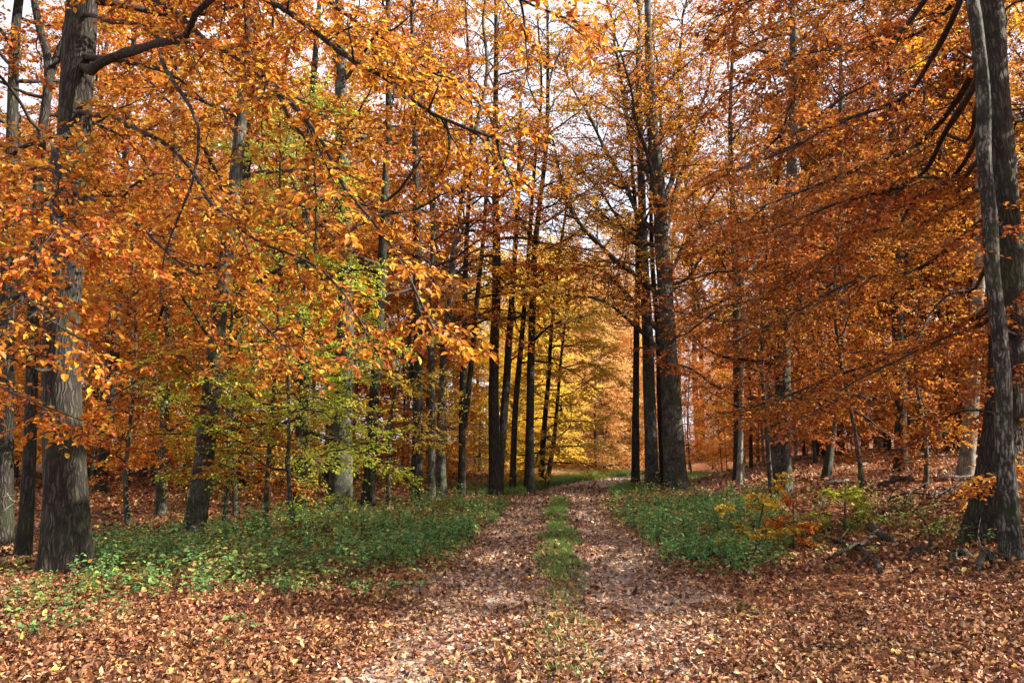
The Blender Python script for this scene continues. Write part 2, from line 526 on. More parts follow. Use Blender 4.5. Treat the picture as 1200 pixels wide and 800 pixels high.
def hero(name, label, pts, w, H=None, pal="orange", bark="dark", auto=None, limbs=(), leaf=.085, hi=False, step=.25, sides=16, flare=.55, cat="tree", group=None, top=.22, d=None, lobes=.2, stems=(), clear=None):
    """a tree whose trunk follows the picture points pts [(px,py)...] at the depth of its base"""
    b = ground_at(*pts[0]) if d is None else at_depth(*pts[0], d)
    d = b[1]
    base = np.array([b[0], b[1], float(gz(b[0], b[1]))])
    cps = [base - [0, 0, .3], base] + [at_depth(px, py, d) for px, py in pts[1:]]
    u = unit(cps[-1] - cps[-2])
    H = H or 18
    if cps[-1][2] < H:
        u = unit(u * [.5, .5, 1])
        e = cps[-1]
        m = (H - e[2])
        cps.append(e + u * m * .5 + rng.normal(0, .15, 3)); cps.append(e + u * m + rng.normal(0, .25, 3))
    r0 = w * d / F / 2
    root = bpy.data.objects.new(name, None)
    COL.objects.link(root)
    root.location = base
    tag(root, label, cat, group)
    mb = MB()
    p, r, h = trunk_geo(mb, cps, r0, max(min(.03, r0 * .35), r0 * top), sides, step, flare, lobes)
    for sp_, sw in stems:
        sc = [at_depth(px, py, d + dd) for px, py, dd in sp_]
        trunk_geo(mb, sc, sw * d / F / 2, .05, 10, .3, 0, 0)
    link("trunk", mb.mesh("trunk", [BARK[bark]], base), root)
    ml = MB()
    jobs = []
    for q in limbs:
        c = [at_depth(px, py, dd) for px, py, dd in q["p"]]
        if q.get("snap", True):
            c[0] = p[int(np.argmin(np.abs(p[:, 2] - c[0][2])))]
        L = smooth_line(c, .2)
        tt = np.linspace(0, 1, len(L))[:, None]
        ll = np.linalg.norm(L[-1] - L[0])
        for fq in (1.1, 2.3, 4.1):
            L = L + np.sin(tt * ll * fq + rng.uniform(0, 6.28, 3)[None]) * (.085 / fq) * np.minimum(1, tt * 6)
        rad = np.linspace(q.get("r", .05), q.get("re", .012), len(L))
        jobs.append((L, rad, q))
    if auto:
        n = auto["n"]
        for k in range(n):
            z = auto["h0"] + (auto["h1"] - auto["h0"]) * (k + rng.random() * .8) / n
            i = int(np.argmin(np.abs(p[:, 2] - base[2] - z)))
            az = auto.get("az0", 0) + k * 2.399963 + rng.normal(0, .3)
            if "sector" in auto:
                a0, a1 = auto["sector"]
                az = R(rng.uniform(a0, a1))
            fz = (z - auto["h0"]) / max(.1, auto["h1"] - auto["h0"])
            el = R(auto.get("el0", 5) + (auto.get("el1", 50) - auto.get("el0", 5)) * fz + rng.normal(0, 7))
            Ln = auto["L"] * (1 - .5 * fz) * rng.uniform(.75, 1.2)
            dv = np.array([math.cos(az) * math.cos(el), math.sin(az) * math.cos(el), math.sin(el)])
            L = curves(p[i][None], dv[None], np.array([Ln]), 10, auto.get("droop", .02), .17)[0]
            rr = min(r[i] * .45, .02 + .012 * Ln)
            jobs.append((L, np.linspace(rr, .008, len(L)), auto))
    for L, rad, q in jobs:
        mw = MB()
        big = rad[0] > .04
        kk = rng.uniform(0, 6.28, 3)
        s_ = np.linspace(0, 1, len(L)) * ln_of(L)
        tubes(mw, L, rad * (1 + (.10 if big else .04) * (np.sin(s_ * 5.1 + kk[0]) + .8 * np.sin(s_ * 11.7 + kk[1]))), 9 if big else 6,
              0, (lambda th: (1 + .10 * np.sin(3 * th + kk[2]) + .06 * np.sin(5 * th))[None]) if big else None)
        ln = np.linalg.norm(np.diff(L, axis=0), axis=1).sum()
        if q.get("leafy", True):
            n2 = max(3, int(ln * q.get("n2", 3.2)))
            grow_leaves(mw, ml, L[None], np.array([rad.mean()]), n2, q.get("L2", 1.1), q.get("n3", 7), q.get("L3", .38), q.get("n4", 6),
                        q.get("leaf", leaf), q.get("sd", .04), q.get("hi", hi), q.get("t0", .2), q.get("roll", .35), q.get("tg", True), q.get("jit", .45), q.get("keep", 1.0), q.get("mi", 0))
        link("limb", mw.mesh("limb", [BARK["twig" if rad[0] < .06 else bark]], base), root)
    if ml.n:
        mats = [LEAF[pal], BARK["twig"], LEAF["amber"]]
        link("crown", ml.mesh("crown", mats, base), root)
    CNT[name] = CNT.get(name, 0) + ml.n
    return root, base, p


exec_trees = []

# ------------------------------------------------------------------ ground, path


def axis(vals):
    return np.array(sorted(set(np.round(vals, 4))))


xs = np.concatenate([np.arange(-16, 22.01, .3), -16 - np.geomspace(.5, 700, 26), 22 + np.geomspace(.5, 700, 26)])
ys = np.concatenate([np.arange(-4, 45.01, .3), -4 - np.geomspace(.5, 200, 14), 45 + np.geomspace(.5, 900, 30)])
xs, ys = axis(xs), axis(ys)
X, Y = np.meshgrid(xs, ys)
mb = MB()
nx, ny = len(xs), len(ys)
i, j = np.meshgrid(np.arange(nx - 1), np.arange(ny - 1))
q = np.stack([j * nx + i, j * nx + i + 1, (j + 1) * nx + i + 1, (j + 1) * nx + i], -1).reshape(-1, 4)
mb.add(np.stack([X, Y, gz(X, Y)], -1), q)
tag(link("ground", mb.mesh("ground", [M_GROUND])), kind="structure")

mb = MB()
yy = np.arange(-3, 44, .3)
cc = np.linspace(-1, 1, 15)
PX = path_c(yy)[:, None] + cc[None] * (path_hw(yy) + .12 * np.sin(yy * 1.7) + .1 * np.sin(yy * .63 + 1))[:, None]
PY = np.repeat(yy[:, None], 15, 1)
i, j = np.meshgrid(np.arange(14), np.arange(len(yy) - 1))
q = np.stack([j * 15 + i, j * 15 + i + 1, (j + 1) * 15 + i + 1, (j + 1) * 15 + i], -1).reshape(-1, 4)
mb.add(np.stack([PX, PY, gz(PX, PY) + .012], -1), q)
tag(link("path", mb.mesh("path", [M_PATH])), kind="structure")

# ------------------------------------------------------------------ litter, undergrowth, grass


def in_poly(P, poly):
    x, y = P[:, 0], P[:, 1]
    c = np.zeros(len(P), bool)
    k = len(poly)
    for a in range(k):
        x1, y1 = poly[a]; x2, y2 = poly[(a + 1) % k]
        hit = ((y1 > y) != (y2 > y)) & (x < (x2 - x1) * (y - y1) / (y2 - y1 + 1e-9) + x1)
        c ^= hit
    return c


def vnoise(x, y, s, seed=0):
    rs = np.random.default_rng(seed)
    z = np.zeros_like(x)
    for _ in range(6):
        a = rs.uniform(0, 6.28); k = s * rs.uniform(.6, 2.2)
        z += np.sin((x * math.cos(a) + y * math.sin(a)) * k + rs.uniform(0, 6.28))
    return z / 3.0


def litter():
    mb = MB()
    for (d0, d1, dens, size, hi) in ((2.5, 8, 2000, .037, True), (8, 14, 760, .046, True), (14, 24, 190, .072, False), (24, 36, 45, .10, False)):
        wd = .78 * d1 + 1.5
        n = int(dens * (d1 - d0) * 2 * wd)
        x = rng.uniform(-wd, wd, n); y = rng.uniform(d0, d1, n)
        m = np.abs(x) < .76 * y + 1.2
        off = np.abs(x - path_c(y)) / path_hw(y)
        rut = np.exp(-((off - .52) / .22) ** 2)
        keep = 1 - (.45 + .4 * sst(5.5, 9, y)) * rut * (.75 + .3 * vnoise(x, y, 1.5, 3))
        keep = keep * (1 - .45 * (1 - sst(.75, 1.15, off)) * sst(6, 9, y))
        strip = np.exp(-((x - path_c(y)) / .32) ** 2) * sst(8, 11, y)
        keep = keep * (1 - .35 * strip)
        keep *= np.clip(.72 + .4 * vnoise(x, y, 1.7, 5), .25, 1)
        m &= rng.random(n) < keep
        x, y = x[m], y[m]; n = len(x)
        a = rng.uniform(0, 6.28, n)
        nr = np.stack([rng.normal(0, .62, n), rng.normal(0, .62, n), np.ones(n)], 1)
        nr = unit(nr)
        dv = np.stack([np.cos(a), np.sin(a), np.zeros(n)], 1)
        dv = unit(dv - nr * (dv * nr).sum(1, keepdims=True))
        s = size * np.clip(np.exp(rng.normal(0, .32, n)), .4, 1.8)
        z = gz(x, y) + .012 + .03 * rng.random(n) ** 2 + .05 * rng.random(n) * np.exp(-((x - path_c(y)) / .32) ** 2) * sst(8, 11, y) + np.maximum(0, -dv[:, 2]) * s
        leaves(mb, np.stack([x, y, z], 1), dv, nr, s, 0, hi, .33, -.10, .55, -.05, .35)
    # trodden, broken leaves in and beside the wheel ruts
    for (d0, d1, dens, size) in ((2.5, 9, 1000, .034), (9, 16, 620, .040), (16, 30, 230, .052)):
        n = int(dens * (d1 - d0) * 4.4)
        y = rng.uniform(d0, d1, n)
        o = rng.uniform(-1.35, 1.35, n)
        x = path_c(y) + o * path_hw(y)
        m = rng.random(n) < (.55 + .45 * np.exp(-((np.abs(o) - .55) / .3) ** 2)) * (.75 + .35 * vnoise(x, y, 2.6, 15)) * (1 - sst(.85, 1.3, np.abs(o)))
        x, y = x[m], y[m]; n = len(x)
        a = rng.uniform(0, 6.28, n)
        nr = unit(np.stack([rng.normal(0, .35, n), rng.normal(0, .35, n), np.ones(n)], 1))
        dv = np.stack([np.cos(a), np.sin(a), np.zeros(n)], 1)
        dv = unit(dv - nr * (dv * nr).sum(1, keepdims=True))
        sz = size * np.clip(np.exp(rng.normal(0, .4, n)), .35, 2)
        z = gz(x, y) + .014 + .012 * rng.random(n) + np.maximum(0, -dv[:, 2]) * sz
        leaves(mb, np.stack([x, y, z], 1), dv, nr, sz, 1, False, .36, -.05, .3, -.05, .25)
    tag(link("leaf_litter", mb.mesh("leaf_litter", [LEAF["litter"], LEAF["trodden"]])), kind="stuff")


litter()


def plants(name, poly, dens, h, size, per, box, seed, patch=0.0, hi=True, mat_="nettle", skip=0):
    mb = MB()
    x0, x1, y0, y1 = box
    n = int(dens * (x1 - x0) * (y1 - y0))
    x = rng.uniform(x0, x1, n); y = rng.uniform(y0, y1, n)
    P = np.stack([x, y, gz(x, y)], 1)
    pr = project(P)
    jit = rng.normal(0, 1, (n, 2)) * [26, 9]
    m = in_poly(pr[:, :2] + jit, poly)
    if patch:
        m &= vnoise(x, y, 1.6, seed) > patch
    m &= np.abs(x - path_c(y)) > path_hw(y) * (.92 + .08 * vnoise(x, y, 2, seed + 1))
    P = P[m]; n = len(P)
    if skip:
        k = vnoise(P[:, 0], P[:, 1], 1.1, seed + 5) > rng.uniform(-1.6, skip, n)
        P = P[k]; n = len(P)
    hh = h * rng.uniform(.45, 1.15, n) * (.75 + .5 * vnoise(P[:, 0], P[:, 1], .9, seed + 2))
    hh = np.maximum(hh, .06)
    lean = rng.normal(0, .18, (n, 2))
    # stems
    top = P + np.concatenate([lean * hh[:, None], hh[:, None]], 1)
    st = np.stack([P - [0, 0, .03], (P + top) / 2 + np.concatenate([rng.normal(0, .02, (n, 2)), np.zeros((n, 1))], 1), top], 1)
    tubes(mb, st, np.tile([[.004, .003, .0015]], (n, 1)), 3, 1)
    idx = np.repeat(np.arange(n), per)
    t = np.clip(rng.random(n * per) ** .7, .12, 1)
    a = rng.uniform(0, 6.28, n * per)
    q = P[idx] + (top - P)[idx] * t[:, None]
    rad = rng.uniform(.0, .11, n * per) * (1.15 - .6 * t)
    dv = np.stack([np.cos(a), np.sin(a), rng.normal(-.05, .35, n * per)], 1)
    q = q + dv * rad[:, None]
    nr = np.stack([rng.normal(0, .4, n * per), rng.normal(0, .4, n * per), np.ones(n * per)], 1) + dv * .3
    leaves(mb, q, dv, nr, size * rng.uniform(.6, 1.3, n * per) * (1.15 - .35 * t), 0, hi, .38)
    tag(link(name, mb.mesh(name, [LEAF[mat_], BARK["twig"]])), kind="stuff")


POLY_L = [(105, 645), (200, 636), (300, 624), (400, 613), (500, 604), (600, 598), (618, 598), (612, 614), (560, 640), (500, 660), (400, 674), (300, 688), (150, 700), (95, 685)]
POLY_R = [(706, 600), (760, 594), (885, 592), (905, 640), (872, 676), (830, 672), (770, 652), (726, 632)]
POLY_R2 = [(880, 592), (1010, 598), (1140, 610), (1140, 628), (1000, 636), (900, 665)]
POLY_L2 = [(-20, 672), (150, 690), (380, 672), (520, 660), (470, 700), (300, 735), (100, 755), (-20, 770)]
POLY_R3 = [(850, 670), (930, 690), (1000, 780), (920, 780), (860, 720), (800, 680)]
POLY_L0 = [(-20, 660), (60, 650), (300, 622), (618, 596), (618, 616), (520, 668), (300, 705), (100, 720), (-20, 715)]
BX_L, BX_R = (-10, 1.0, 7.5, 22), (1, 9, 8.5, 23)
plants("undergrowth", POLY_L, 40, .50, .060, 24, BX_L, 21, skip=1.2)
plants("undergrowth", POLY_L0, 14, .26, .052, 14, BX_L, 22, skip=.6, mat_="bramble")
plants("undergrowth", POLY_L, 10, .66, .066, 16, BX_L, 23, skip=.7, mat_="bramble")
plants("undergrowth", POLY_R, 38, .48, .060, 24, BX_R, 31, skip=.9)
plants("undergrowth", POLY_R, 9, .58, .066, 16, BX_R, 32, skip=.6, mat_="bramble")
plants("undergrowth", POLY_R2, 36, .34, .055, 16, (3, 13, 9, 23), 41, patch=-.5, mat_="bramble")
plants("ground_cover", POLY_L2, 30, .12, .055, 7, (-8, 0, 6, 11), 51, patch=-.1)
plants("ground_cover", POLY_R3, 16, .14, .05, 6, (1.5, 5, 5, 11), 61, patch=.1, mat_="bramble")


def grass(name, x, y, h):
    n = len(x)
    mb = MB()
    P = np.stack([x, y, gz(x, y) + .008], 1)
    a = rng.uniform(0, 6.28, n)
    dv = np.stack([np.cos(a) * .45, np.sin(a) * .45, np.ones(n)], 1)
    sd = np.stack([-np.sin(a), np.cos(a), np.zeros(n)], 1)
    w = .0045
    hh = (h * rng.uniform(.5, 1.3, n))[:, None]
    mid = P + dv * hh * .55
    tip = P + dv * hh + np.stack([np.cos(a), np.sin(a), -.3 * np.ones(n)], 1) * hh * .35
    v = np.stack([P - sd * w, P + sd * w, mid + sd * w * .8, tip, mid - sd * w * .8], 1)
    f = np.array([[0, 1, 2, 4]])[None] + (np.arange(n) * 5)[:, None, None]
    f2 = np.array([[4, 2, 3]])[None] + (np.arange(n) * 5)[:, None, None]
    b0 = mb.n
    mb.add(v.reshape(-1, 3), f.reshape(-1, 4), 0, False)
    mb.f.append(f2.reshape(-1, 3) + b0); mb.m.append(np.zeros(n, np.int32)); mb.sm.append(np.zeros(n, bool))
    tag(link(name, mb.mesh(name, [LEAF["grass"]])), kind="stuff")


n = 46000
y = rng.uniform(5.5, 23, n)
x = path_c(y) + rng.normal(0, .20, n)
m = rng.random(n) < (.08 + .92 * sst(8.2, 11.5, y)) * (.8 + .4 * vnoise(x, y, 2.4, 8))
m &= np.abs(x - path_c(y) - .06 * vnoise(x, y, 3.0, 9)) < .27 + .15 * vnoise(x, y, 4.0, 10)
grass("grass", x[m], y[m], .085)
n = 26000
y = rng.uniform(25, 42, n); x = path_c(y) + np.where(rng.random(n) < .75, -1, 1) * (path_hw(y) + rng.exponential(.8, n))
grass("grass", x, y, .28)

# ------------------------------------------------------------------ trees named by what the picture shows
exec_after = True

S = dict
# --- left side
hero("beech_tree", "slim dark trunk furthest left, cut by the left edge of the photo", [(3, 640), (6, 480), (9, 320), (14, 150), (20, 20)], 21, 15, "orange", "dark",
     S(h0=3.5, h1=14, n=22, L=3.2, el0=18, el1=50, droop=.045, n2=4, n4=7), leaf=.078)
hero("beech_tree", "leaning dark trunk right behind the big left trunk, tall and slim", [(27, 653), (34, 540), (40, 350), (47, 180), (57, 80), (40, 0)], 16, 14, "orange", "dark",
     S(h0=5, h1=13, n=18, L=3.2, el0=18, el1=50, droop=.045, n2=4, n4=7), leaf=.078, stems=[([(58, 90, 0), (72, 55, .1), (88, 20, .2), (100, -60, .4)], 9)])
NEAR = dict(n2=5.0, L2=1.05, n3=8, L3=.42, n4=9, hi=True, leaf=.066, sd=.07, roll=.5)
hero("oak_tree", "thickest trunk on the left with rough dark bark, flared foot and a bare bent limb", [(78, 668), (76, 560), (71, 430), (78, 300), (86, 160), (97, 0), (103, -120)], 45, 17, "orange", "dark",
     S(h0=7.5, h1=16, n=9, L=4.2, el0=15, el1=60, n2=3.2, n4=7), leaf=.09, sides=40, step=.12, flare=.65, lobes=.3, top=.5,
     limbs=[
         S(p=[(100, 70, 9.6), (140, 66, 8.6), (185, 62, 7.5), (212, 52, 7.1), (232, 22, 6.9), (262, -8, 6.8), (300, -70, 6.6)], r=.07, re=.022, leafy=False),
         S(p=[(112, 62, 9.6), (160, 72, 9.5), (205, 86, 9.2), (240, 110, 9)], r=.045, re=.012, n2=2, L2=.5, n3=4, n4=4),
         S(p=[(188, 62, 7.45), (190, 80, 7.3), (200, 108, 7.1), (211, 150, 6.9), (206, 215, 6.8), (199, 280, 6.8), (196, 370, 6.8)], r=.026, re=.006, n2=1.5, L2=.5, n3=3, n4=4, snap=False, leaf=.07),
         S(p=[(170, -30, 8.8), (232, 42, 7.8), (290, 95, 7.2), (340, 150, 6.9), (370, 178, 6.8), (374, 235, 6.8), (372, 300, 6.7)], r=.035, re=.010, n2=2.4, L2=.6, n3=5, n4=5, leaf=.07, hi=True),
         S(p=[(100, -120, 9.6), (200, -60, 8.4), (300, -10, 7.4), (420, 70, 6.8), (520, 140, 6.4), (600, 185, 6.2)], r=.06, re=.01, **NEAR),
         S(p=[(100, -160, 9.6), (260, -160, 8), (400, -110, 7), (520, -40, 6.6), (620, 10, 6.4), (680, 30, 6.3)], r=.06, re=.01, **NEAR),
         S(p=[(95, -60, 9.6), (180, 0, 8.2), (270, 60, 7.2), (360, 150, 6.6), (420, 230, 6.3), (470, 300, 6.1), (515, 390, 6.0)], r=.045, re=.008, **NEAR),
         S(p=[(110, 120, 9.6), (170, 160, 8.6), (240, 215, 7.8), (310, 280, 7.2), (380, 330, 6.9), (430, 400, 6.8)], r=.04, re=.008, **NEAR),
         S(p=[(90, 220, 9.6), (150, 250, 8.6), (220, 300, 8.0), (290, 370, 7.6), (330, 430, 7.4)], r=.03, re=.008, **NEAR),
         S(p=[(60, -100, 9.6), (150, -60, 8.8), (330, -40, 8.2), (450, 40, 8.0), (540, 90, 7.9)], r=.05, re=.01, **{**NEAR, "mi": 2}),
         S(p=[(80, 150, 9.4), (60, 180, 8.0), (50, 215, 6.9), (70, 260, 6.3), (110, 300, 6.0)], r=.03, re=.006, **NEAR),
         S(p=[(80, 290, 9.3), (40, 300, 8.0), (20, 330, 6.6), (60, 370, 6.0), (120, 395, 5.8)], r=.03, re=.006, **{**NEAR, "n2": 3.2}),
         S(p=[(60, 420, 9.3), (10, 430, 8.4), (-20, 450, 7.6), (50, 480, 7.2), (130, 500, 7.1)], r=.022, re=.005, **{**NEAR, "n2": 3, "L2": .6, "mi": 2}),
     ])
hero("beech_tree", "smooth grey trunk leaning right, rising from the undergrowth beyond the thick left oak", [(228, 628), (238, 545), (248, 455), (260, 340), (270, 260), (286, 100)], 23, 17, "orange", "grey",
     S(h0=4, h1=16, n=16, L=3.6, el0=18, el1=55, droop=.045, n2=3.4, n4=7), leaf=.09, sides=20,
     limbs=[S(p=[(246, 440, 13.6), (200, 420, 12.9), (150, 440, 12.2), (120, 450, 11.8)], r=.03, re=.006, n2=4.5, L2=.8, n3=6, n4=6, leaf=.085),
            S(p=[(250, 400, 13.6), (210, 350, 12.9), (160, 330, 12.2), (110, 340, 11.8)], r=.03, re=.006, n2=4.5, L2=.9, n3=6, n4=6, leaf=.085)])
hero("beech_tree", "thin pale trunk between the thick left oak and the leaning grey beech", [(188, 604), (193, 480), (197, 360), (205, 200), (208, 60)], 12, 15, "orange", "grey",
     S(h0=1.5, h1=14, n=22, L=2.4, el0=18, el1=50, droop=.045, n2=3, n4=5), leaf=.08)
hero("beech_tree", "slender dark trunk standing in lime green and yellow leaf tiers", [(352, 603), (354, 480), (357, 400), (356, 330), (362, 180)], 16, 15, "lime", "dark",
     S(h0=1.8, h1=9.5, n=30, L=2.5, el0=4, el1=35, n2=4.2, n4=8), leaf=.07)
hero("beech_tree", "stout grey trunk in the nettles, widest between the left oak and the track", [(398, 600), (400, 520), (404, 410), (405, 300), (401, 180), (398, 40)], 27, 18, "rust", "grey",
     S(h0=6.5, h1=17, n=14, L=4.0, el0=18, el1=55, droop=.045, n2=3.2, n4=7), leaf=.095, sides=20)
hero("beech_tree", "dark trunk leaning right, close on the right of the stout grey beech", [(430, 594), (438, 480), (445, 360), (450, 250), (456, 90)], 15, 17, "rust", "dark",
     S(h0=5, h1=16, n=22, L=3.6, el0=18, el1=55, droop=.045, n2=3.2, n4=7), leaf=.082)
hero("beech_tree", "straight dark trunk with a stub fork, first of the row along the left verge", [(488, 588), (490, 470), (490, 380), (488, 250)], 14, 18, "rust", "dark",
     S(h0=6, h1=17, n=24, L=3.6, el0=18, el1=55, droop=.045, n2=3.2, n4=7), leaf=.085, stems=[([(489, 470, 0), (482, 440, .1), (480, 410, .15), (479, 385, .2)], 7)])
hero("beech_tree", "thin straight greyish trunk in the left verge row, beside the dark forked one", [(505, 584), (506, 470), (505, 380), (508, 230)], 9, 17, "amber", "grey",
     S(h0=4, h1=16, n=18, L=2.6, el0=18, el1=50, droop=.045, n2=3.2, n4=7), leaf=.085)
hero("beech_tree", "sinuous grey lit trunk in the left verge row, bending right high up", [(517, 582), (517, 490), (521, 400), (527, 360), (531, 300), (540, 240), (548, 190), (570, 90)], 11.5, 17, "rust", "grey",
     S(h0=5, h1=16, n=24, L=3.6, el0=18, el1=55, droop=.045, n2=3.2, n4=7), leaf=.085)
hero("beech_tree", "narrow dark trunk with a side stem bowing right, in the left verge row", [(541, 582), (542, 470), (544, 390), (546, 300), (552, 160)], 9.5, 17, "amber", "dark",
     S(h0=5, h1=16, n=24, L=3.4, el0=18, el1=55, droop=.045, n2=3.2, n4=7), leaf=.085, stems=[([(544, 500, 0), (553, 420, .1), (560, 340, .2), (568, 260, .3), (572, 160, .4)], 7)])
hero("beech_tree", "heaviest dark trunk of the left verge row, split into a V of two stems", [(581, 581), (579, 500), (579, 410), (582, 330), (580, 180)], 15, 19, "amber", "dark",
     S(h0=5.5, h1=18, n=24, L=3.8, el0=18, el1=55, droop=.045, n2=3.2, n4=7), leaf=.085, sides=18, flare=.4, stems=[([(585, 583, 0), (588, 520, .1), (594, 440, .2), (599, 360, .3), (606, 250, .5), (610, 120, .8)], 11)])
hero("beech_tree", "slim dark trunk leaning right, next after the V shaped pair", [(600, 579), (604, 480), (611, 400), (617, 330), (626, 200)], 8, 17, "amber", "dark",
     S(h0=4, h1=16, n=24, L=3.4, el0=18, el1=50, droop=.045, n2=3.2, n4=7), leaf=.085)
hero("beech_tree", "dark straight trunk standing right at the left edge of the track where it bends", [(620, 579), (621, 490), (623, 400), (627, 290), (640, 170)], 11.5, 18, "gold", "dark",
     S(h0=6.2, h1=17.5, n=34, L=4.4, el0=15, el1=50, n2=3.2, n4=7), leaf=.085,
     limbs=[S(p=[(624, 395, 24.5), (650, 380, 24), (685, 372, 23.5), (720, 365, 23)], r=.05, re=.012, n2=4, L2=1.2, n3=6, n4=6, leaf=.082)])
hero("beech_tree", "thin trunk curving right in front of the sunlit yellow foliage by the bend", [(633, 571), (637, 510), (643, 440), (646, 390), (655, 300)], 7, 13, "yellow", "dark",
     S(h0=5, h1=12, n=14, L=2.6, el0=18, el1=50, droop=.045, n2=3, n4=6), leaf=.09)

# --- the big clump right of the track
FAN = dict(n2=5.2, L2=2.5, n3=10, L3=.7, n4=9, leaf=.09, sd=.02, roll=.6, jit=.5)
hero("beech_tree", "large smooth grey beech right of the bend, limbs fanning into a tall open crown", [(793, 574), (788, 500), (783, 400), (778, 320), (776, 290), (770, 200), (762, 100), (758, -20)], 26, 22, "amber", "grey", None, leaf=.085, sides=24, flare=.45, top=.12,
     limbs=[
         S(p=[(781, 360, 26.6), (750, 330, 25.8), (715, 300, 25), (685, 270, 24.4), (660, 210, 24), (640, 150, 23.6)], r=.11, re=.03, **FAN),
         S(p=[(783, 400, 26.6), (745, 360, 26), (712, 325, 25.6), (680, 310, 25.2), (650, 303, 25)], r=.09, re=.02, **FAN),
         S(p=[(784, 420, 26.6), (760, 400, 26), (725, 365, 25.6), (690, 345, 25.2), (640, 342, 25), (610, 340, 24.8)], r=.08, re=.02, **FAN),
         S(p=[(777, 290, 26.6), (745, 240, 26), (710, 180, 25.6), (680, 120, 25.4), (660, 60, 25)], r=.10, re=.02, **FAN),
         S(p=[(775, 270, 26.6), (755, 190, 26.6), (730, 110, 26.4), (715, 20, 26), (700, -60, 26)], r=.10, re=.02, **FAN),
         S(p=[(776, 280, 26.6), (790, 200, 27), (795, 120, 27.4), (800, 30, 27.6), (806, -60, 28)], r=.11, re=.02, **FAN),
         S(p=[(777, 290, 26.6), (795, 220, 27), (812, 150, 27.4), (830, 100, 27.6), (850, 30, 28)], r=.10, re=.02, **FAN),
         S(p=[(779, 330, 26.6), (800, 290, 26.4), (820, 265, 26), (845, 215, 25.6), (870, 170, 25)], r=.08, re=.02, **FAN),
         S(p=[(780, 340, 26.6), (800, 330, 26), (830, 290, 25), (870, 260, 24)], r=.07, re=.02, **FAN),
         S(p=[(776, 270, 26.6), (760, 180, 24.6), (740, 120, 23), (720, 40, 22)], r=.10, re=.02, **FAN),
         S(p=[(776, 270, 26.6), (775, 180, 28), (770, 90, 29), (765, 0, 30)], r=.10, re=.02, **FAN),
         S(p=[(776, 300, 26.6), (740, 280, 28), (700, 220, 29), (660, 170, 30)], r=.08, re=.02, **FAN),
     ])
hero("beech_tree", "dark trunk fused foot to foot with the large grey beech on its left side", [(765, 575), (762, 500), (759, 400), (755, 310), (752, 230), (748, 80)], 17, 20, "amber", "grey",
     S(h0=8, h1=19, n=20, L=4.0, el0=20, el1=60, n2=4, n4=9), leaf=.085)
hero("beech_tree", "dark narrow trunk behind the two fused grey beeches, in the gap between them", [(778, 571), (774, 480), (770, 380), (764, 300)], 9, 17, "amber", "dark",
     S(h0=7, h1=16, n=10, L=2.6, el0=20, el1=60, n2=3.2, n4=7), leaf=.085)
hero("beech_tree", "straight dark trunk nearest the right side of the bend, drooping gold sprays", [(745, 573), (745, 480), (746, 390), (747, 280)], 10, 17, "gold", "dark",
     S(h0=7.2, h1=16, n=16, L=3.6, el0=18, el1=50, droop=.045, n2=2.8, n4=6), leaf=.085)

